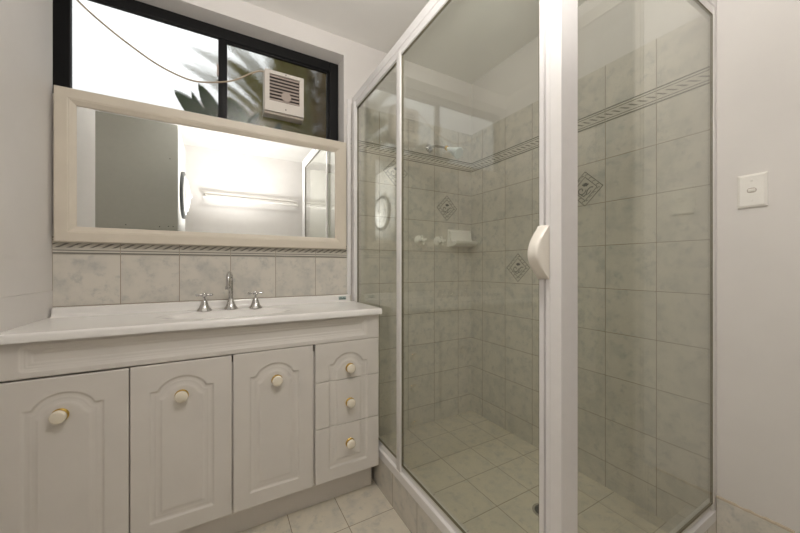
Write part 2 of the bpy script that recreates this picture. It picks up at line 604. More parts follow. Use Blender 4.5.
pm = thing('palm', (0.62, 2.35, -0.1), 'olive green palm with long curved fingers behind the obscure glass', 'palm')
org = Vector((0.62, 2.40, 1.72))
fr = [((-0.22, 2.32), 0.10), ((-0.17, 2.46), 0.16), ((-0.05, 2.62), 0.20), ((0.12, 2.72), 0.20), ((0.30, 2.82), 0.16), ((-0.2, 2.16), 0.05), ((0.45, 2.9), 0.1), ((0.02, 2.45), 0.14)]
for i, ((tx, tz), dr) in enumerate(fr):
    bm = BM()
    blade(bm, org, (tx, 2.38 + 0.05 * (i % 3), tz), 0.10, dr, (0.55, 0.05, 0.85), 18)
    bmesh.ops.solidify(bm, geom=bm.faces[:], thickness=0.002)
    obj('frond', bm, M['frond'], pm)
bm = BM(); tube(bm, [(0.62, 2.35, -0.1), (0.64, 2.37, 0.9), tuple(org)], [0.06, 0.045, 0.02], 10)
obj('trunk', bm, M['soil'], pm)

hd = thing('hedge', (1.4, 3.2, -0.1), 'tall brown green hedge beyond the right window pane', 'hedge')
bm = BM()
r_ = random.Random(11)
for k in range(9000):
    x = 0.38 + 2.0 * r_.random()
    z = 1.5 + 2.2 * r_.random() if k % 5 else -0.1 + 1.6 * r_.random()
    if x < 0.38 + 0.08 * abs(z - 2.2):
        x += 0.2
    y = 2.75 + 0.7 * r_.random()
    p = Vector((x, y, z))
    d1 = Vector((r_.uniform(-1, 1), r_.uniform(-1, 1), r_.uniform(-1, 1))).normalized()
    d2 = d1.orthogonal().normalized()
    l, wd = r_.uniform(0.06, 0.10), r_.uniform(0.03, 0.045)
    vs = [bm.verts.new(p + d1 * l), bm.verts.new(p + d2 * wd), bm.verts.new(p - d1 * l), bm.verts.new(p - d2 * wd)]
    bm.faces.new(vs)
obj('foliage', bm, M['hedge'], hd, smooth=False)
bm = BM()
for x in (0.9, 1.5, 2.2):
    tube(bm, [(x, 3.1, -0.1), (x + 0.05, 3.1, 1.5), (x, 3.1, 3.3)], [0.05, 0.04, 0.015], 8)
obj('stem', bm, M['soil'], hd)

# ------------------------------------------------------------------ vanity cabinet
van = thing('vanity_cabinet', (0.05, 1.55, 0), 'white vanity cabinet with arched panel doors and three drawers under the basin top', 'cabinet')
FY = 1.365          # door faces
bm = BM(); box(bm, -0.565, 0.652, FY + 0.020, 1.745, 0.128, 0.7, 0.001)
obj('body', bm, M['laminate'], van)
bm = BM(); box(bm, -0.565, 0.648, 1.437, 1.455, 0.0, 0.128, 0.001)
obj('kickboard', bm, M['laminate'], van)


def cathedral(cx, z0, z1, w, zs, zp):
    """outline of the routed panel: flat bottom, straight sides, shoulders and a raised arch"""
    top = []
    aw = w * 0.76
    for i in range(81):
        x = -w + 2 * w * i / 80
        f = min(1.0, abs(x) / aw)
        z = zs + (zp - zs) * (1 - f ** 2.1) ** 0.72
        top.append((cx + x, z))
    return [(cx - w, z0)] + top + [(cx + w, z0)]


def rounded(x0, x1, z0, z1, r, n=6):
    out = []
    for cx, cz, a0 in ((x1 - r, z1 - r, 0), (x0 + r, z1 - r, 90), (x0 + r, z0 + r, 180), (x1 - r, z0 + r, 270)):
        for k in range(n + 1):
            a = math.radians(a0 + 90 * k / n)
            out.append((cx + r * math.cos(a), cz + r * math.sin(a)))
    return out


def signed(px, pz, poly):
    P = np.array(poly)
    A, B = P, np.roll(P, -1, 0)
    d = np.full(px.shape, 1e9)
    ins = np.zeros(px.shape, bool)
    for (ax_, az), (bx, bz) in zip(A, B):
        ex, ez = bx - ax_, bz - az
        L = ex * ex + ez * ez
        if L < 1e-14:
            continue
        t_ = np.clip(((px - ax_) * ex + (pz - az) * ez) / L, 0, 1)
        d = np.minimum(d, np.hypot(px - ax_ - t_ * ex, pz - az - t_ * ez))
        if abs(ez) > 1e-12:
            cr = ((az > pz) != (bz > pz)) & (px < ex * (pz - az) / ez + ax_)
            ins ^= cr
    return np.where(ins, d, -d)


KS = [-1, 0.0, 0.0025, 0.006, 0.014, 0.0165, 0.020, 0.030, 0.0325, 0.036, 9]
KD = [0, 0.0, 0.0034, 0.0040, 0.0040, 0.0026, 0.0034, 0.0022, 0.0008, 0.0, 0]
KS2 = [-1, 0.0, 0.002, 0.006, 0.0075, 0.013, 0.0145, 0.024, 0.026, 9]
KD2 = [0, 0.0, 0.0028, 0.0032, 0.0052, 0.0055, 0.0072, 0.0078, 0.0095, 0.0095]


def routed(name, x0, x1, z0, z1, poly, parent, ks=KS, kd=KD, step=0.0027, th=0.018):
    nx, nz = max(4, int((x1 - x0) / step)), max(4, int((z1 - z0) / step))
    xs = np.linspace(x0, x1, nx + 1)
    zs = np.linspace(z0, z1, nz + 1)
    gx, gz = np.meshgrid(xs, zs)
    s_ = signed(gx, gz, poly)
    dep = np.interp(s_, ks, kd)
    e = np.minimum(np.minimum(gx - x0, x1 - gx), np.minimum(gz - z0, z1 - gz))
    dep = dep + np.where(e < 0.003, 0.0016 * (1 - e / 0.003) ** 2, 0)
    verts = [(float(x), float(FY + d_), float(z)) for x, z, d_ in zip(gx.ravel(), gz.ravel(), dep.ravel())]
    W = nx + 1
    faces = [(j * W + i, j * W + i + 1, (j + 1) * W + i + 1, (j + 1) * W + i) for j in range(nz) for i in range(nx)]
    n0 = len(verts)
    verts += [(x0, FY + th, z0), (x1, FY + th, z0), (x1, FY + th, z1), (x0, FY + th, z1)]
    bot = [i for i in range(W)]
    top_ = [nz * W + i for i in range(W)]
    lef = [j * W for j in range(nz + 1)]
    rig = [j * W + nx for j in range(nz + 1)]
    faces += [tuple(bot[::-1] + [n0, n0 + 1]), tuple(top_ + [n0 + 2, n0 + 3]), tuple(lef + [n0 + 3, n0]), tuple(rig[::-1] + [n0 + 1, n0 + 2]), (n0 + 1, n0, n0 + 3, n0 + 2)]
    me = bpy.data.meshes.new(name)
    org_ = world_loc(parent)
    me.from_pydata([(a_ - org_.x, b_ - org_.y, c_ - org_.z) for a_, b_, c_ in verts], [], faces)
    me.materials.append(M['laminate'])
    me.polygons.foreach_set('use_smooth', [True] * len(me.polygons))
    me.set_sharp_from_angle(angle=math.radians(55))
    o = bpy.data.objects.new(name, me)
    C.objects.link(o)
    o.parent = parent
    return o


def knob(x, z, parent):
    bm = BM(); lathe(bm, [(0.0, 0.0), (0.0208, 0.0), (0.0212, 0.003), (0.0185, 0.0065), (0.009, 0.008), (0.008, 0.014), (0, 0.014)], (x, FY + 0.001, z), (0, -1, 0), 28)
    o = obj('knob_backplate', bm, M['gold'], parent)
    o['label'] = 'round gold knob backplate'
    bm = BM(); lathe(bm, [(0.0, 0.010), (0.012, 0.010), (0.018, 0.0125), (0.0202, 0.016), (0.0200, 0.0205), (0.0165, 0.0245), (0.009, 0.0262), (0, 0.0266)], (x, FY + 0.001, z), (0, -1, 0), 28)
    o = obj('knob', bm, M['cream'], parent)
    o['label'] = 'cream porcelain knob'


ZT, ZB = 0.731, 0.131
for x0, x1, cx, w_, kx, zt in ((-0.564, -0.2625, -0.416, 0.092, -0.425, 0.7275), (-0.2585, 0.0395, -0.113, 0.094, -0.1165, 0.7290), (0.0455, 0.3445, 0.194, 0.092, 0.201, 0.7305)):
    dr = routed('door', x0, x1, ZB, zt, cathedral(cx, ZB + 0.058, 0, w_, 0.636, 0.679), van)
    knob(kx, 0.6105, dr)
x0, x1 = 0.3555, 0.6525
cx = (x0 + x1) / 2
pol = cathedral(cx, ZB + 0.055, 0, 0.089, 0.638, 0.680)
for za, zb, kz in ((0.5655, ZT, 0.6115), (0.3675, 0.5635, 0.457), (ZB, 0.3655, 0.276)):
    dr = routed('drawer', x0, x1, za, zb, pol, van)
    knob(cx + 0.006, kz, dr)
routed('false_front', -0.564, 0.6525, 0.7335, 0.8435, rounded(-0.512, 0.592, 0.752, 0.829, 0.010), van, KS2, KD2, 0.0022)

# vanity top with its moulded basin
TX0, TX1, TY0, TY1, TZ = XL + 0.002, 0.660, 1.345, 1.742, 0.870
nx, ny = 220, 90
xs = np.linspace(TX0, TX1, nx + 1)
ys = np.linspace(TY0, TY1, ny + 1)
gx, gy = np.meshgrid(xs, ys)
rr = np.sqrt(((gx - 0.045) / 0.235) ** 2 + ((gy - 1.512) / 0.118) ** 2)
f = np.clip((1.0 - rr) / 0.75, 0, 1)
f = f * f * (3 - 2 * f)
gz = TZ - 0.105 * f
rim = np.exp(-((rr - 1.04) / 0.035) ** 2) * 0.0012
gz += rim
ef = gy - TY0
gz -= np.where(ef < 0.008, 0.008 - np.sqrt(np.maximum(0, 0.008 ** 2 - (0.008 - ef) ** 2)), 0)
verts = [(float(a_), float(b_), float(c_)) for a_, b_, c_ in zip(gx.ravel(), gy.ravel(), gz.ravel())]
W = nx + 1
faces = [(j * W + i, j * W + i + 1, (j + 1) * W + i + 1, (j + 1) * W + i) for j in range(ny) for i in range(nx)]
lo = TZ - 0.0265
n0 = len(verts)
verts += [(TX0, TY0, lo), (TX1, TY0, lo), (TX1, TY1, lo), (TX0, TY1, lo)]
faces += [tuple(list(range(W))[::-1] + [n0, n0 + 1]), tuple([ny * W + i for i in range(W)] + [n0 + 2, n0 + 3]),
          tuple([j * W for j in range(ny + 1)] + [n0 + 3, n0]), tuple([j * W + nx for j in range(ny + 1)][::-1] + [n0 + 1, n0 + 2])]
vt = thing('basin_counter', (0.045, 1.55, lo), 'glossy white moulded counter with shallow basin and low upstand on the vanity cabinet', 'countertop')
bm = BM()
vv = [bm.verts.new(v) for v in verts]
for fc in faces:
    bm.faces.new([vv[i] for i in fc])
obj('counter', bm, M['top'], vt, angle=60)
bm = BM()
pr = [(1.747, TZ - 0.004), (1.747, 0.904), (1.743, 0.9065), (1.724, 0.9065), (1.719, 0.904), (1.7165, 0.899), (1.7155, 0.884), (1.711, 0.876), (1.702, 0.8708), (1.698, TZ - 0.004)]
prism(bm, pr, 'x', XL + 0.009, 0.640)
obj('upstand', bm, M['top'], vt)
bm = BM(); box(bm, 0.575, 0.617, 1.7135, 1.717, 0.880, 0.899, 0.0005)
st = obj('sticker', bm, M['label'], vt)
st['label'] = 'small grey green sticker'
bm = BM(); box(bm, 0.577, 0.615, 1.7125, 1.7136, 0.8825, 0.888)
for k in range(7):
    if k != 3:
        box(bm, 0.579 + k * 0.005, 0.582 + k * 0.005, 1.7125, 1.7136, 0.8915, 0.895)
obj('sticker_print', bm, M['label_dark'], st)
bm = BM(); lathe(bm, [(0, 0.0), (0.022, 0), (0.022, 0.003), (0.017, 0.004), (0.015, 0.002), (0, 0.002)], (0.045, 1.512, TZ - 0.1045))
obj('plug_waste', bm, M['chrome'], vt)

# basin taps
BELL = [(0, 0), (0.030, 0), (0.0305, 0.003), (0.027, 0.008), (0.021, 0.016), (0.016, 0.028), (0.0125, 0.040), (0.0095, 0.047), (0.007, 0.050), (0, 0.050)]


def basin_tap(x, y, label):
    k = thing('basin_tap', (x, y, TZ), label, 'tap', 'bell shaped basin taps')
    bm = BM(); lathe(bm, BELL, (x, y, TZ)); obj('base', bm, M['chrome'], k)
    bm = BM(); lathe(bm, [(0, 0.048), (0.006, 0.048), (0.005, 0.058), (0.0085, 0.062), (0.0105, 0.067), (0.0105, 0.074), (0.007, 0.079), (0, 0.080)], (x, y, TZ)); obj('stem', bm, M['chrome'], k)
    bm = BM()
    for a in (0.12, 0.12 + PI / 2):
        dx, dy = math.cos(a), math.sin(a)
        prof = [(-0.034, 0.001), (-0.033, 0.0035), (-0.029, 0.0062), (-0.024, 0.0058), (-0.018, 0.0035), (-0.010, 0.0045), (0, 0.005), (0.010, 0.0045), (0.018, 0.0035), (0.024, 0.0058), (0.029, 0.0062), (0.033, 0.0035), (0.034, 0.001)]
        tube(bm, [(x + dx * u, y + dy * u, TZ + 0.0705) for u, _ in prof], [q for _, q in prof], 12)
    obj('cross_handle', bm, M['chrome'], k)


basin_tap(-0.058, 1.642, 'chrome cross handle tap on bell base left of the basin spout')
basin_tap(0.146, 1.636, 'chrome cross handle tap on bell base right of the basin spout')
k = thing('basin_spout', (0.045, 1.655, TZ), 'tall chrome gooseneck spout on bell base behind the basin', 'tap')
bm = BM(); lathe(bm, BELL[:-2] + [(0.0105, 0.049), (0.0105, 0.053), (0, 0.053)], (0.045, 1.655, TZ)); obj('base', bm, M['chrome'], k)
bm = BM()
pts = [(0.045, 1.655, TZ + 0.05), (0.045, 1.655, TZ + 0.09), (0.045, 1.655, TZ + 0.128)]
R_ = 0.036
for i in range(1, 13):
    a = PI * i / 12
    pts.append((0.045 - 0.012 * (1 - math.cos(a)) / 2, 1.655 - R_ * (1 - math.cos(a)), TZ + 0.128 + R_ * math.sin(a)))
pts.append((0.033, 1.583, TZ + 0.108))
tube(bm, pts, 0.0095, 16)
obj('gooseneck', bm, M['chrome'], k)
bm = BM(); lathe(bm, [(0, 0), (0.0115, 0), (0.0125, 0.003), (0.0125, 0.013), (0.010, 0.016), (0, 0.016)], (0.033, 1.583, TZ + 0.095)); obj('aerator', bm, M['chrome'], k)

# ------------------------------------------------------------------ wall mirror
mi = thing('wall_mirror', (0.034, 1.735, 1.16), 'wide mirror in a cream wooden frame above the vanity', 'mirror')
MX0, MX1, MZ0, MZ1, MYF = -0.555, 0.622, 1.161, 1.762, 1.72
FW = 0.062
bm = BM()
prf = [(0.0, 0.0), (0.0, 0.020), (0.003, 0.024), (0.038, 0.024), (0.041, 0.0225), (0.044, 0.0225), (0.050, 0.018), (0.060, 0.014), (0.062, 0.010), (0.062, 0.0)]
loop = [(MX0, MZ0, 1, 1), (MX1, MZ0, -1, 1), (MX1, MZ1, -1, -1), (MX0, MZ1, 1, -1)]
for i in range(4):
    a, b = loop[i], loop[(i + 1) % 4]
    A = [bm.verts.new((a[0] + a[2] * u, 1.744 - h_, a[1] + a[3] * u)) for u, h_ in prf]
    B = [bm.verts.new((b[0] + b[2] * u, 1.744 - h_, b[1] + b[3] * u)) for u, h_ in prf]
    for j in range(len(prf)):
        j2 = (j + 1) % len(prf)
        bm.faces.new((A[j], A[j2], B[j2], B[j]))
obj('frame', bm, M['mirror_frame'], mi, angle=25)
bm = BM(); box(bm, MX0 + FW - 0.004, MX1 - FW + 0.004, 1.736, 1.743, MZ0 + FW - 0.004, MZ1 - FW + 0.004)
o = obj('mirror_glass', bm, M['mirror'], mi, smooth=False)

# ------------------------------------------------------------------ exhaust fan and its cable
fa = thing('exhaust_fan', (0.305, 1.85, 1.875), 'aged white square exhaust fan with louvres set in the window pane', 'fan')
FX0, FX1, FZ0, FZ1, FYF = 0.206, 0.404, 1.884, 2.098, 1.80
bm = BM()
box(bm, FX0 - 0.003, FX1 + 0.003, FYF + 0.012, 1.872, FZ0 - 0.012, FZ1, 0.006, 3)
obj('housing', bm, M['fan'], fa)
bm = BM()
gx0, gx1, gz0, gz1 = FX0 + 0.022, FX1 - 0.022, FZ0 + 0.055, FZ1 - 0.018
for q in ((FX0, gx0, FZ0, FZ1), (gx1, FX1, FZ0, FZ1), (gx0, gx1, FZ0, gz0), (gx0, gx1, gz1, FZ1)):
    box(bm, q[0], q[1], FYF, FYF + 0.013, q[2], q[3])
obj('face_frame', bm, plain('fan face', (0.66, 0.615, 0.565), 0.45), fa)
bm = BM(); box(bm, gx0 - 0.001, gx1 + 0.001, FYF + 0.0105, FYF + 0.0125, gz0, gz1)
obj('grille_back', bm, M['fan_dark'], fa)
for k_ in range(8):
    z = gz0 + (gz1 - gz0) * (k_ + 0.5) / 8
    bm = BM()
    prism(bm, [(FYF + 0.0005, z - 0.007), (FYF + 0.008, z + 0.003), (FYF + 0.008, z + 0.006), (FYF + 0.0005, z - 0.001)], 'x', gx0, gx1)
    obj('slat', bm, M['slat'], fa, smooth=False)
bm = BM(); lathe(bm, [(0, 0), (0.026, 0), (0.024, 0.003), (0, 0.004)], ((gx0 + gx1) / 2 + 0.008, FYF + 0.004, gz0 + 0.035), (0, -1, 0))
obj('hub', bm, M['slat'], fa)
for z in (FZ0 + 0.02, FZ1 - 0.008):
    bm = BM(); lathe(bm, [(0, 0), (0.0035, 0), (0.003, 0.0015), (0, 0.0018)], ((gx0 + gx1) / 2 + 0.005, FYF + 0.0003, z), (0, -1, 0), 12)
    obj('screw', bm, M['fan_dark'], fa)
bm = BM()
cp = [(-0.585, 1.842, 2.27), (-0.52, 1.83, 2.18), (-0.44, 1.83, 2.112), (-0.35, 1.83, 2.05), (-0.25, 1.83, 1.993), (-0.16, 1.83, 1.963), (-0.10, 1.83, 1.957), (-0.04, 1.828, 1.968), (0.02, 1.825, 1.986), (0.07, 1.825, 2.01), (0.13, 1.825, 2.055), (0.18, 1.825, 2.088), (0.212, 1.825, 2.09)]


def catmull(P, n=6):
    P = [Vector(p) for p in P]
    out = []
    for i in range(len(P) - 1):
        p0, p1, p2, p3 = P[max(0, i - 1)], P[i], P[i + 1], P[min(len(P) - 1, i + 2)]
        for k in range(n):
            t_ = k / n
            out.append(0.5 * ((2 * p1) + (p2 - p0) * t_ + (2 * p0 - 5 * p1 + 4 * p2 - p3) * t_ ** 2 + (3 * p1 - p0 - 3 * p2 + p3) * t_ ** 3))
    return out + [P[-1]]


tube(bm, catmull(cp), 0.0036, 8)
o = obj('power_cord', bm, M['cable'], loc=(-0.2, 1.83, 1.957))
tag(o, 'thin tan cable sagging across the window to the exhaust fan', 'cable')

# ------------------------------------------------------------------ shower screen
SX = 0.668           # outer face of the side screen
SYF = 0.450          # outer face of the front screen
ss = thing('shower_screen', (0.69, 0.47, 0.148), 'white framed corner shower screen with clear glass standing on the tiled kerb', 'shower screen')
zt0, zt1 = 1.968, 2.036
zb0, zb1 = 0.149, 0.216


def rail_profile(o_, s_, z0, z1, flip):
    """cross-section of a framing rail: outer face at o_, going inwards by s_ (sign)"""
    d_ = 0.032 * s_
    zm = z0 + (z1 - z0) * (0.56 if not flip else 0.42)
    if not flip:
        return [(o_, z0), (o_, zm - 0.002), (o_ + 0.003 * s_, zm), (o_ + 0.010 * s_, zm + 0.001), (o_ + 0.0115 * s_, zm + 0.004), (o_ + 0.012 * s_, z1), (o_ + 0.022 * s_, z1), (o_ + 0.023 * s_, zm), (o_ + d_, zm - 0.004), (o_ + d_, z0)]
    return [(o_, z1), (o_, zm + 0.003), (o_ + 0.002 * s_, zm + 0.0015), (o_ + 0.004 * s_, zm + 0.001), (o_ + 0.004 * s_, zm - 0.001), (o_ + 0.0025 * s_, zm - 0.002), (o_ + 0.0025 * s_, z0), (o_ + 0.024 * s_, z0), (o_ + d_, zm), (o_ + d_, z1)]


bm = BM(); prism(bm, rail_profile(SX, 1, zb0, zb1, False), 'y', SYF + 0.03, YB); obj('bottom_rail', bm, M['white_al'], ss)
bm = BM(); prism(bm, rail_profile(SX, 1, zt0, zt1, True), 'y', SYF + 0.03, YB); obj('top_rail', bm, M['white_al'], ss)
bm = BM(); prism(bm, rail_profile(SYF, 1, zb0, zb1, False), 'x', SX + 0.03, XR - 0.002); obj('bottom_rail', bm, M['white_al'], ss)
bm = BM(); prism(bm, rail_profile(SYF, 1, zt0, zt1, True), 'x', SX + 0.03, XR - 0.002); obj('top_rail', bm, M['white_al'], ss)
bm = BM(); box(bm, SX - 0.006, SX + 0.020, YB - 0.045, YB, zb0 + 0.04, zt0 + 0.03, 0.002); obj('wall_channel', bm, M['white_al'], ss)
bm = BM(); box(bm, XR - 0.029, XR, SYF + 0.001, SYF + 0.0115, zb0 + 0.04, zt0 + 0.03, 0.002); obj('wall_channel', bm, M['white_al'], ss)
# corner post, ribbed
bm = BM()
prism(bm, [(SX, SYF), (0.7285, SYF), (0.7305, SYF + 0.002), (0.7305, SYF + 0.022), (SX + 0.022, SYF + 0.022), (SX + 0.022, SYF + 0.028), (SX, SYF + 0.028)], 'z', zb0, zt1)
obj('corner_post', bm, M['white_al'], ss, smooth=False)
# fixed side panel
bm = BM(); box(bm, SX + 0.014, SX + 0.019, 1.212, YB - 0.035, zb1 - 0.01, zt0 + 0.008)
o = obj('glass', bm, M['glass'], ss, smooth=False)
o.name = 'fixed_glass'
bm = BM()
gy0, gy1 = 1.214, YB - 0.045
for q in ((gy0, gy1, zb1 - 0.001, zb1 + 0.002), (gy0, gy1, zt0 - 0.003, zt0 + 0.001), (gy1 - 0.002, gy1, zb1, zt0)):
    box(bm, SX + 0.0125, SX + 0.0205, q[0], q[1], q[2], q[3])
obj('gasket', bm, M['gasket'], o, smooth=False)
bm = BM(); box(bm, SX + 0.0005, SX + 0.0095, 1.189, 1.222, zb1 - 0.028, zt0 + 0.02, 0.002); obj('stile', bm, M['white_al'], ss)
# sliding door
bm = BM(); box(bm, SX + 0.010, SX + 0.015, SYF + 0.06, 1.192, zb1 - 0.01, zt0 + 0.008)
sd = obj('sliding_door', bm, M['glass'], ss, smooth=False)
bm = BM()
y0, y1 = SYF + 0.030, 0.512
prism(bm, [(SX + 0.002, y0), (SX + 0.002, y0 + 0.011), (SX + 0.010, y0 + 0.0115), (SX + 0.010, y0 + 0.0165), (SX + 0.002, y0 + 0.017), (SX + 0.003, y1 - 0.004), (SX + 0.006, y1), (SX + 0.026, y1), (SX + 0.026, y0)], 'z', zb1 - 0.03, zt0 + 0.03)
o = obj('stile', bm, M['white_al'], sd, smooth=False)
bm = BM()
gy0, gy1 = 0.512, 1.190
for q in ((gy0, gy1, zb1 - 0.001, zb1 + 0.002), (gy0, gy1, zt0 - 0.003, zt0 + 0.001), (gy0, gy0 + 0.003, zb1, zt0), (gy1 - 0.004, gy1, zb1, zt0)):
    box(bm, SX + 0.0085, SX + 0.0165, q[0], q[1], q[2], q[3])
obj('gasket', bm, M['gasket'], sd, smooth=False)
bm = BM()
z0, z1 = 1.035, 1.162
n = 18
outer = []
for i in range(n + 1):
    f_ = i / n
    z = z0 + (z1 - z0) * f_
    outer.append((SX + 0.003 - 0.0035 - 0.041 * (math.sin(PI * f_) ** 0.9) * (1 - 0.25 * (f_ - 0.45)), z))
inner = [(SX + 0.0035, z1), (SX + 0.0035, z0)]
ya, yb = 0.481, 0.511
ring = []
for (yy, ins) in ((ya, 0.004), (ya + 0.004, 0.0), (yb - 0.004, 0.0), (yb, 0.004)):
    ring.append([bm.verts.new((x + ins * (1 if i not in (0, n) else 0), yy, z)) for i, (x, z) in enumerate(outer)] + [bm.verts.new((x, yy, z)) for x, z in inner])
for A, B in zip(ring[:-1], ring[1:]):
    for j in range(len(A)):
        j2 = (j + 1) % len(A)
        bm.faces.new((A[j], A[j2], B[j2], B[j]))
bm.faces.new(ring[0]); bm.faces.new(ring[-1][::-1])
o = obj('handle', bm, M['ivory'], sd, angle=50)
o['label'] = 'curved ivory pull handle'
# front pane
bm = BM(); box(bm, 0.722, XR - 0.024, SYF + 0.004, SYF + 0.009, zb1 - 0.01, zt0 + 0.008)
o = obj('front_glass', bm, M['glass'], ss, smooth=False)
bm = BM()
gx0, gx1 = 0.7305, XR - 0.029
for q in ((gx0, gx1, zb1 - 0.001, zb1 + 0.002), (gx0, gx1, zt0 - 0.003, zt0 + 0.001), (gx1 - 0.0025, gx1, zb1, zt0)):
    box(bm, q[0], q[1], SYF + 0.003, SYF + 0.010, q[2], q[3])
obj('gasket', bm, M['gasket'], o, smooth=False)

# ------------------------------------------------------------------ inside the shower
def shower_tap(x, z, label):
    k = thing('shower_tap', (x, YB, z), label, 'tap', 'white shower taps')
    bm = BM(); lathe(bm, [(0, 0), (0.033, 0), (0.034, 0.004), (0.030, 0.010), (0.022, 0.016), (0.016, 0.022), (0.013, 0.032), (0, 0.032)], (x, YB, z), (0, -1, 0)); obj('flange', bm, M['tapwhite'], k)
    bm = BM()
    for a in (0.2, 0.2 + PI / 2):
        tube(bm, [(x + u * math.cos(a), YB - 0.048, z + u * math.sin(a)) for u in (-0.030, -0.028, -0.012, 0.012, 0.028, 0.030)], [0.005, 0.0078, 0.0065, 0.0065, 0.0078, 0.005], 10)
    lathe(bm, [(0, 0.030), (0.013, 0.030), (0.015, 0.040), (0.015, 0.054), (0.011, 0.060), (0, 0.061)], (x, YB, z), (0, -1, 0))
    obj('cross_handle', bm, M['tapwhite'], k)


shower_tap(1.122, 1.232, 'white cross handle shower tap, the one farther from the soap dish')
shower_tap(1.272, 1.232, 'white cross handle shower tap right beside the soap dish')

k = thing('soap_dish', (1.455, YB, 1.20), 'white ceramic soap dish on the shower corner wall', 'soap dish')
bm = BM(); box(bm, 1.352, 1.556, YB - 0.008, YB, 1.20, 1.318, 0.003); obj('back_plate', bm, M['tapwhite'], k)
bm = BM()
sx0, sx1 = 1.362, 1.548
prof = [(YB - 0.006, 1.312), (YB - 0.020, 1.300), (YB - 0.024, 1.262), (YB - 0.034, 1.236), (YB - 0.060, 1.224), (YB - 0.082, 1.230), (YB - 0.090, 1.238), (YB - 0.094, 1.234), (YB - 0.088, 1.220), (YB - 0.060, 1.206), (YB - 0.006, 1.202)]
prism(bm, prof, 'x', sx0, sx1)
obj('tray', bm, M['tapwhite'], k)

k = thing('shower_rose', (1.203, YB, 1.842), 'small milky shower head on a thin arm from the shower back wall', 'shower head')
bm = BM(); lathe(bm, [(0, 0), (0.026, 0), (0.027, 0.003), (0.022, 0.010), (0.011, 0.014), (0, 0.014)], (1.203, YB, 1.842), (0, -1, 0)); obj('wall_flange', bm, M['chrome'], k)
bm = BM(); tube(bm, catmull([(1.203, YB - 0.008, 1.842), (1.203, YB - 0.06, 1.838), (1.203, YB - 0.13, 1.812), (1.203, YB - 0.185, 1.788)]), 0.0075, 12); obj('arm', bm, M['chrome'], k)
bm = BM(); lathe(bm, [(0, 0), (0.010, 0), (0.014, 0.004), (0.014, 0.014), (0.010, 0.018), (0, 0.018)], (1.203, YB - 0.181, 1.790), (0.1, -0.8, -0.5), 16); obj('swivel_nut', bm, M['gold'], k)
bm = BM(); lathe(bm, [(0, 0), (0.010, 0), (0.013, 0.02), (0.020, 0.05), (0.032, 0.088), (0.034, 0.098), (0.030, 0.102), (0, 0.104)], (1.206, YB - 0.194, 1.782), (0.18, -0.8, -0.5)); obj('spray_head', bm, M['clearplastic'], k)

bm = BM(); lathe(bm, [(0, 0), (0.045, 0), (0.045, 0.003), (0.036, 0.004), (0.034, 0.002), (0, 0.002)], (1.185, 0.878, 0.0375)); 
k = thing('floor_drain', (1.185, 0.878, 0.038), 'round dark metal drain in the shower floor', 'drain')
obj('rim', bm, M['chrome'], k)
bm = BM(); lathe(bm, [(0, 0.001), (0.035, 0.001), (0.035, 0.003), (0, 0.0035)], (1.185, 0.878, 0.038)); obj('grate', bm, M['dark'], k)


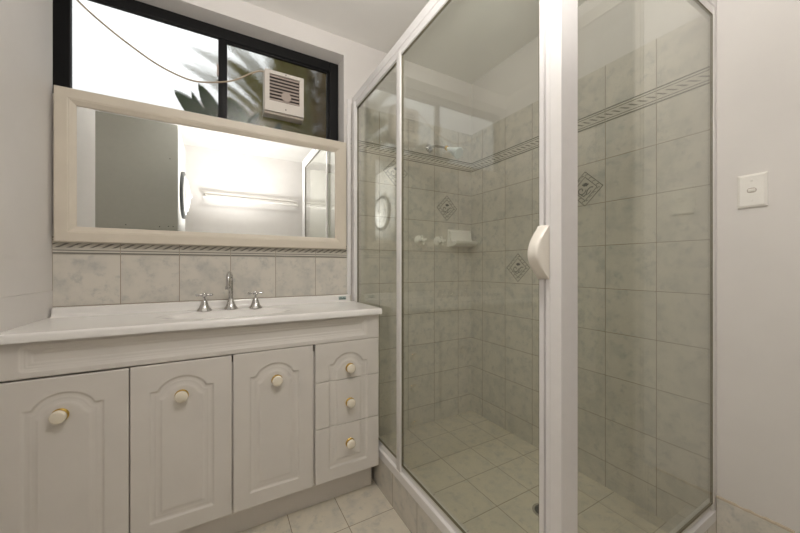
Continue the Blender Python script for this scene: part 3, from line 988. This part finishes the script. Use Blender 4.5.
# decor tiles: a diamond with a double border and a scroll
def decor(cu, cz, wall, label, hd_=0.088):
    def P(u, v, d_):
        return (cu + u, YB - d_, cz + v) if wall == 'back' else (XR - d_, cu - u, cz + v)
    k = thing('decor_tile', P(0, -hd_, 0), label, 'decor tile', 'diamond decor tiles')
    bm = BM()
    A = [bm.verts.new(P(u, v, 0.0)) for u, v in ((hd_, 0), (0, hd_), (-hd_, 0), (0, -hd_))]
    B = [bm.verts.new(P(u, v, 0.0016)) for u, v in ((hd_, 0), (0, hd_), (-hd_, 0), (0, -hd_))]
    for i in range(4):
        bm.faces.new((A[i], A[(i + 1) % 4], B[(i + 1) % 4], B[i]))
    bm.faces.new(A[::-1]); bm.faces.new(B)
    obj('tile', bm, M['decor'], k, smooth=False)
    bm = BM()

    def ribbon(pts, w_):
        pts = [Vector((a_, b_)) for a_, b_ in pts]
        L, R = [], []
        for i, p in enumerate(pts):
            t_ = (pts[min(i + 1, len(pts) - 1)] - pts[max(i - 1, 0)])
            t_ = t_.normalized() if t_.length > 0 else Vector((1, 0))
            nn = Vector((-t_.y, t_.x)) * w_ * 0.5
            L.append(bm.verts.new(P(*(p + nn), 0.0022))); R.append(bm.verts.new(P(*(p - nn), 0.0022)))
        for i in range(len(pts) - 1):
            bm.faces.new((L[i], L[i + 1], R[i + 1], R[i]))
    for h_, w_ in ((0.0845, 0.003), (0.058, 0.003)):
        cr = [(h_, 0), (0, h_), (-h_, 0), (0, -h_)]
        for i in range(4):
            ribbon([cr[i], cr[(i + 1) % 4]], w_)
    for i in range(4):
        c0 = [(0.071, 0), (0, 0.071), (-0.071, 0), (0, -0.071)][i]
        c1 = [(0, 0.071), (-0.071, 0), (0, -0.071), (0.071, 0)][i]
        for j in range(4):
            f_ = (j + 0.6) / 4
            x = c0[0] + (c1[0] - c0[0]) * f_
            z = c0[1] + (c1[1] - c0[1]) * f_
            ribbon([(x - 0.007, z - 0.003), (x - 0.002, z + 0.004), (x + 0.006, z + 0.003)], 0.003)
    sp = []
    for i in range(22):
        a = -0.6 + i * 0.33
        r = 0.004 + 0.0009 * i
        sp.append((-0.018 + r * math.cos(a), -0.006 + r * math.sin(a)))
    ribbon(sp, 0.0045)
    ribbon([(-0.020, -0.026), (-0.006, -0.036), (0.006, -0.026), (0.012, -0.008), (0.026, 0.004), (0.040, 0.002)], 0.005)
    ribbon([(0.006, -0.030), (0.018, -0.026), (0.030, -0.012)], 0.0035)
    for a in (40, 65, 90, 115, 140):
        ca, sa = math.cos(math.radians(a)), math.sin(math.radians(a))
        ribbon([(0.002 + 0.004 * ca, 0.010 + 0.004 * sa), (0.002 + 0.013 * ca, 0.010 + 0.013 * sa), (0.002 + 0.020 * ca, 0.010 + 0.020 * sa)], 0.006)
    obj('motif', bm, M['ink'], k, smooth=False)


decor(1.349, 1.462, 'back', 'grey scroll diamond tile above the soap dish')
decor(0.952, 1.650, 'back', 'grey scroll diamond tile just below the border, behind the narrow white screen post')
decor(1.337, 1.058, 'right', 'grey scroll diamond tile beside the ivory door handle on the side wall')
decor(0.930, 1.446, 'right', 'grey scroll diamond tile right of the thick white corner post, upper side wall')

# ------------------------------------------------------------------ light switch
k = thing('light_switch', (XR, 0.361, 1.265), 'ivory light switch plate on the white right wall', 'switch')
bm = BM()
sy0, sy1, sz0, sz1 = 0.326, 0.396, 1.265, 1.376
q = [(0.0, 0.0), (0.006, 0.0), (0.010, 0.007)]
A = [[bm.verts.new((XR - h_, y, z)) for y, z in ((sy0 + i_, sz0 + i_), (sy1 - i_, sz0 + i_), (sy1 - i_, sz1 - i_), (sy0 + i_, sz1 - i_))] for h_, i_ in q]
for a_, b_ in zip(A[:-1], A[1:]):
    for i in range(4):
        bm.faces.new((a_[i], a_[(i + 1) % 4], b_[(i + 1) % 4], b_[i]))
bm.faces.new(A[0][::-1]); bm.faces.new(A[-1])
obj('plate', bm, M['tapwhite'], k, smooth=False)
bm = BM(); box(bm, XR - 0.0125, XR - 0.009, 0.352, 0.370, 1.3155, 1.3265, 0.0034, 4); obj('rocker', bm, M['plastic'], k)
bm = BM()
prism(bm, rounded(0.3495, 0.3725, 1.313, 1.329, 0.0078), 'x', XR - 0.0106, XR - 0.0098)
obj('rocker_surround', bm, M['slat'], k)
for z in (1.288, 1.355):
    bm = BM(); lathe(bm, [(0, 0), (0.0042, 0), (0.0036, 0.0015), (0, 0.002)], (XR - 0.0098, 0.361, z), (-1, 0, 0), 14); obj('screw_cover', bm, M['tapwhite'], k)

# ------------------------------------------------------------------ behind the camera, seen in the mirror
k = thing('towel_rail', (0.34, YR, 1.83), 'white double towel rail on the rear wall seen in the mirror', 'towel rail')
for x in (-0.14, 0.82):
    bm = BM(); lathe(bm, [(0, 0), (0.026, 0), (0.026, 0.006), (0.018, 0.010), (0, 0.010)], (x, YR, 1.85), (0, 1, 0), 20)
    tube(bm, [(x, YR + 0.006, 1.85), (x, YR + 0.055, 1.86)], 0.010, 10)
    tube(bm, [(x, YR + 0.006, 1.845), (x, YR + 0.115, 1.805)], 0.012, 10)
    obj('bracket', bm, M['plastic'], k)
bm = BM(); tube(bm, [(-0.15, YR + 0.055, 1.86), (0.83, YR + 0.055, 1.86)], 0.013, 12); obj('bar', bm, M['plastic'], k)
bm = BM(); tube(bm, [(-0.15, YR + 0.115, 1.805), (0.83, YR + 0.115, 1.805)], 0.013, 12); obj('bar', bm, M['plastic'], k)

k = thing('tumble_dryer', (-0.58, 0.13, 1.347), 'wall hung tumble dryer with grey side panel and round door seen in the mirror', 'dryer')
bm = BM(); box(bm, NX, -0.288, -0.17, 0.43, 1.347, 2.17, 0.005); obj('cabinet', bm, M['dryer'], k)
bm = BM(); box(bm, -0.289, -0.282, -0.168, 0.428, 1.350, 2.167, 0.002); obj('front_panel', bm, M['dryer_white'], k)
bm = BM(); lathe(bm, [(0, 0), (0.175, 0), (0.18, 0.010), (0.17, 0.026), (0.14, 0.032), (0.135, 0.042), (0.07, 0.056), (0, 0.06)], (-0.283, 0.13, 1.68), (1, 0, 0), 40); o = obj('round_door', bm, M['dryer_white'], k)
bm = BM(); lathe(bm, [(0.182, 0.0), (0.20, 0.0), (0.203, 0.020), (0.186, 0.026)], (-0.283, 0.13, 1.68), (1, 0, 0), 40); obj('door_ring', bm, M['dark'], o)
bm = BM(); lathe(bm, [(0, 0), (0.018, 0), (0.016, 0.014), (0, 0.015)], (-0.225, 0.13, 1.68), (1, 0, 0), 16); obj('door_knob', bm, M['dryer_white'], o)
for (x, z) in ((-0.315, 1.375), (-0.345, 1.375), (-0.40, 1.37), (-0.60, 1.372), (-0.335, 1.90)):
    bm = BM(); lathe(bm, [(0, 0), (0.004, 0), (0.003, 0.0012), (0, 0.0014)], (x, 0.4298, z), (0, 1, 0), 10)
    obj('screw', bm, M['dark'], k)

k = thing('added_ceiling_light', (0.2, 0.35, H), 'round white ceiling light added out of view to light the room', 'ceiling light')  # out of view even in the mirror; fixture added to light the room
bm = BM(); lathe(bm, [(0, 0), (0.15, 0), (0.15, -0.025), (0, -0.025)], (0.2, 0.35, H)); obj('base', bm, M['plastic'], k)
bm = BM()
lathe(bm, [(0.14, -0.025), (0.138, -0.05), (0.12, -0.08), (0.08, -0.10), (0.03, -0.11), (0, -0.111)], (0.2, 0.35, H), seg=20); obj('diffuser', bm, M['lamp'], k)
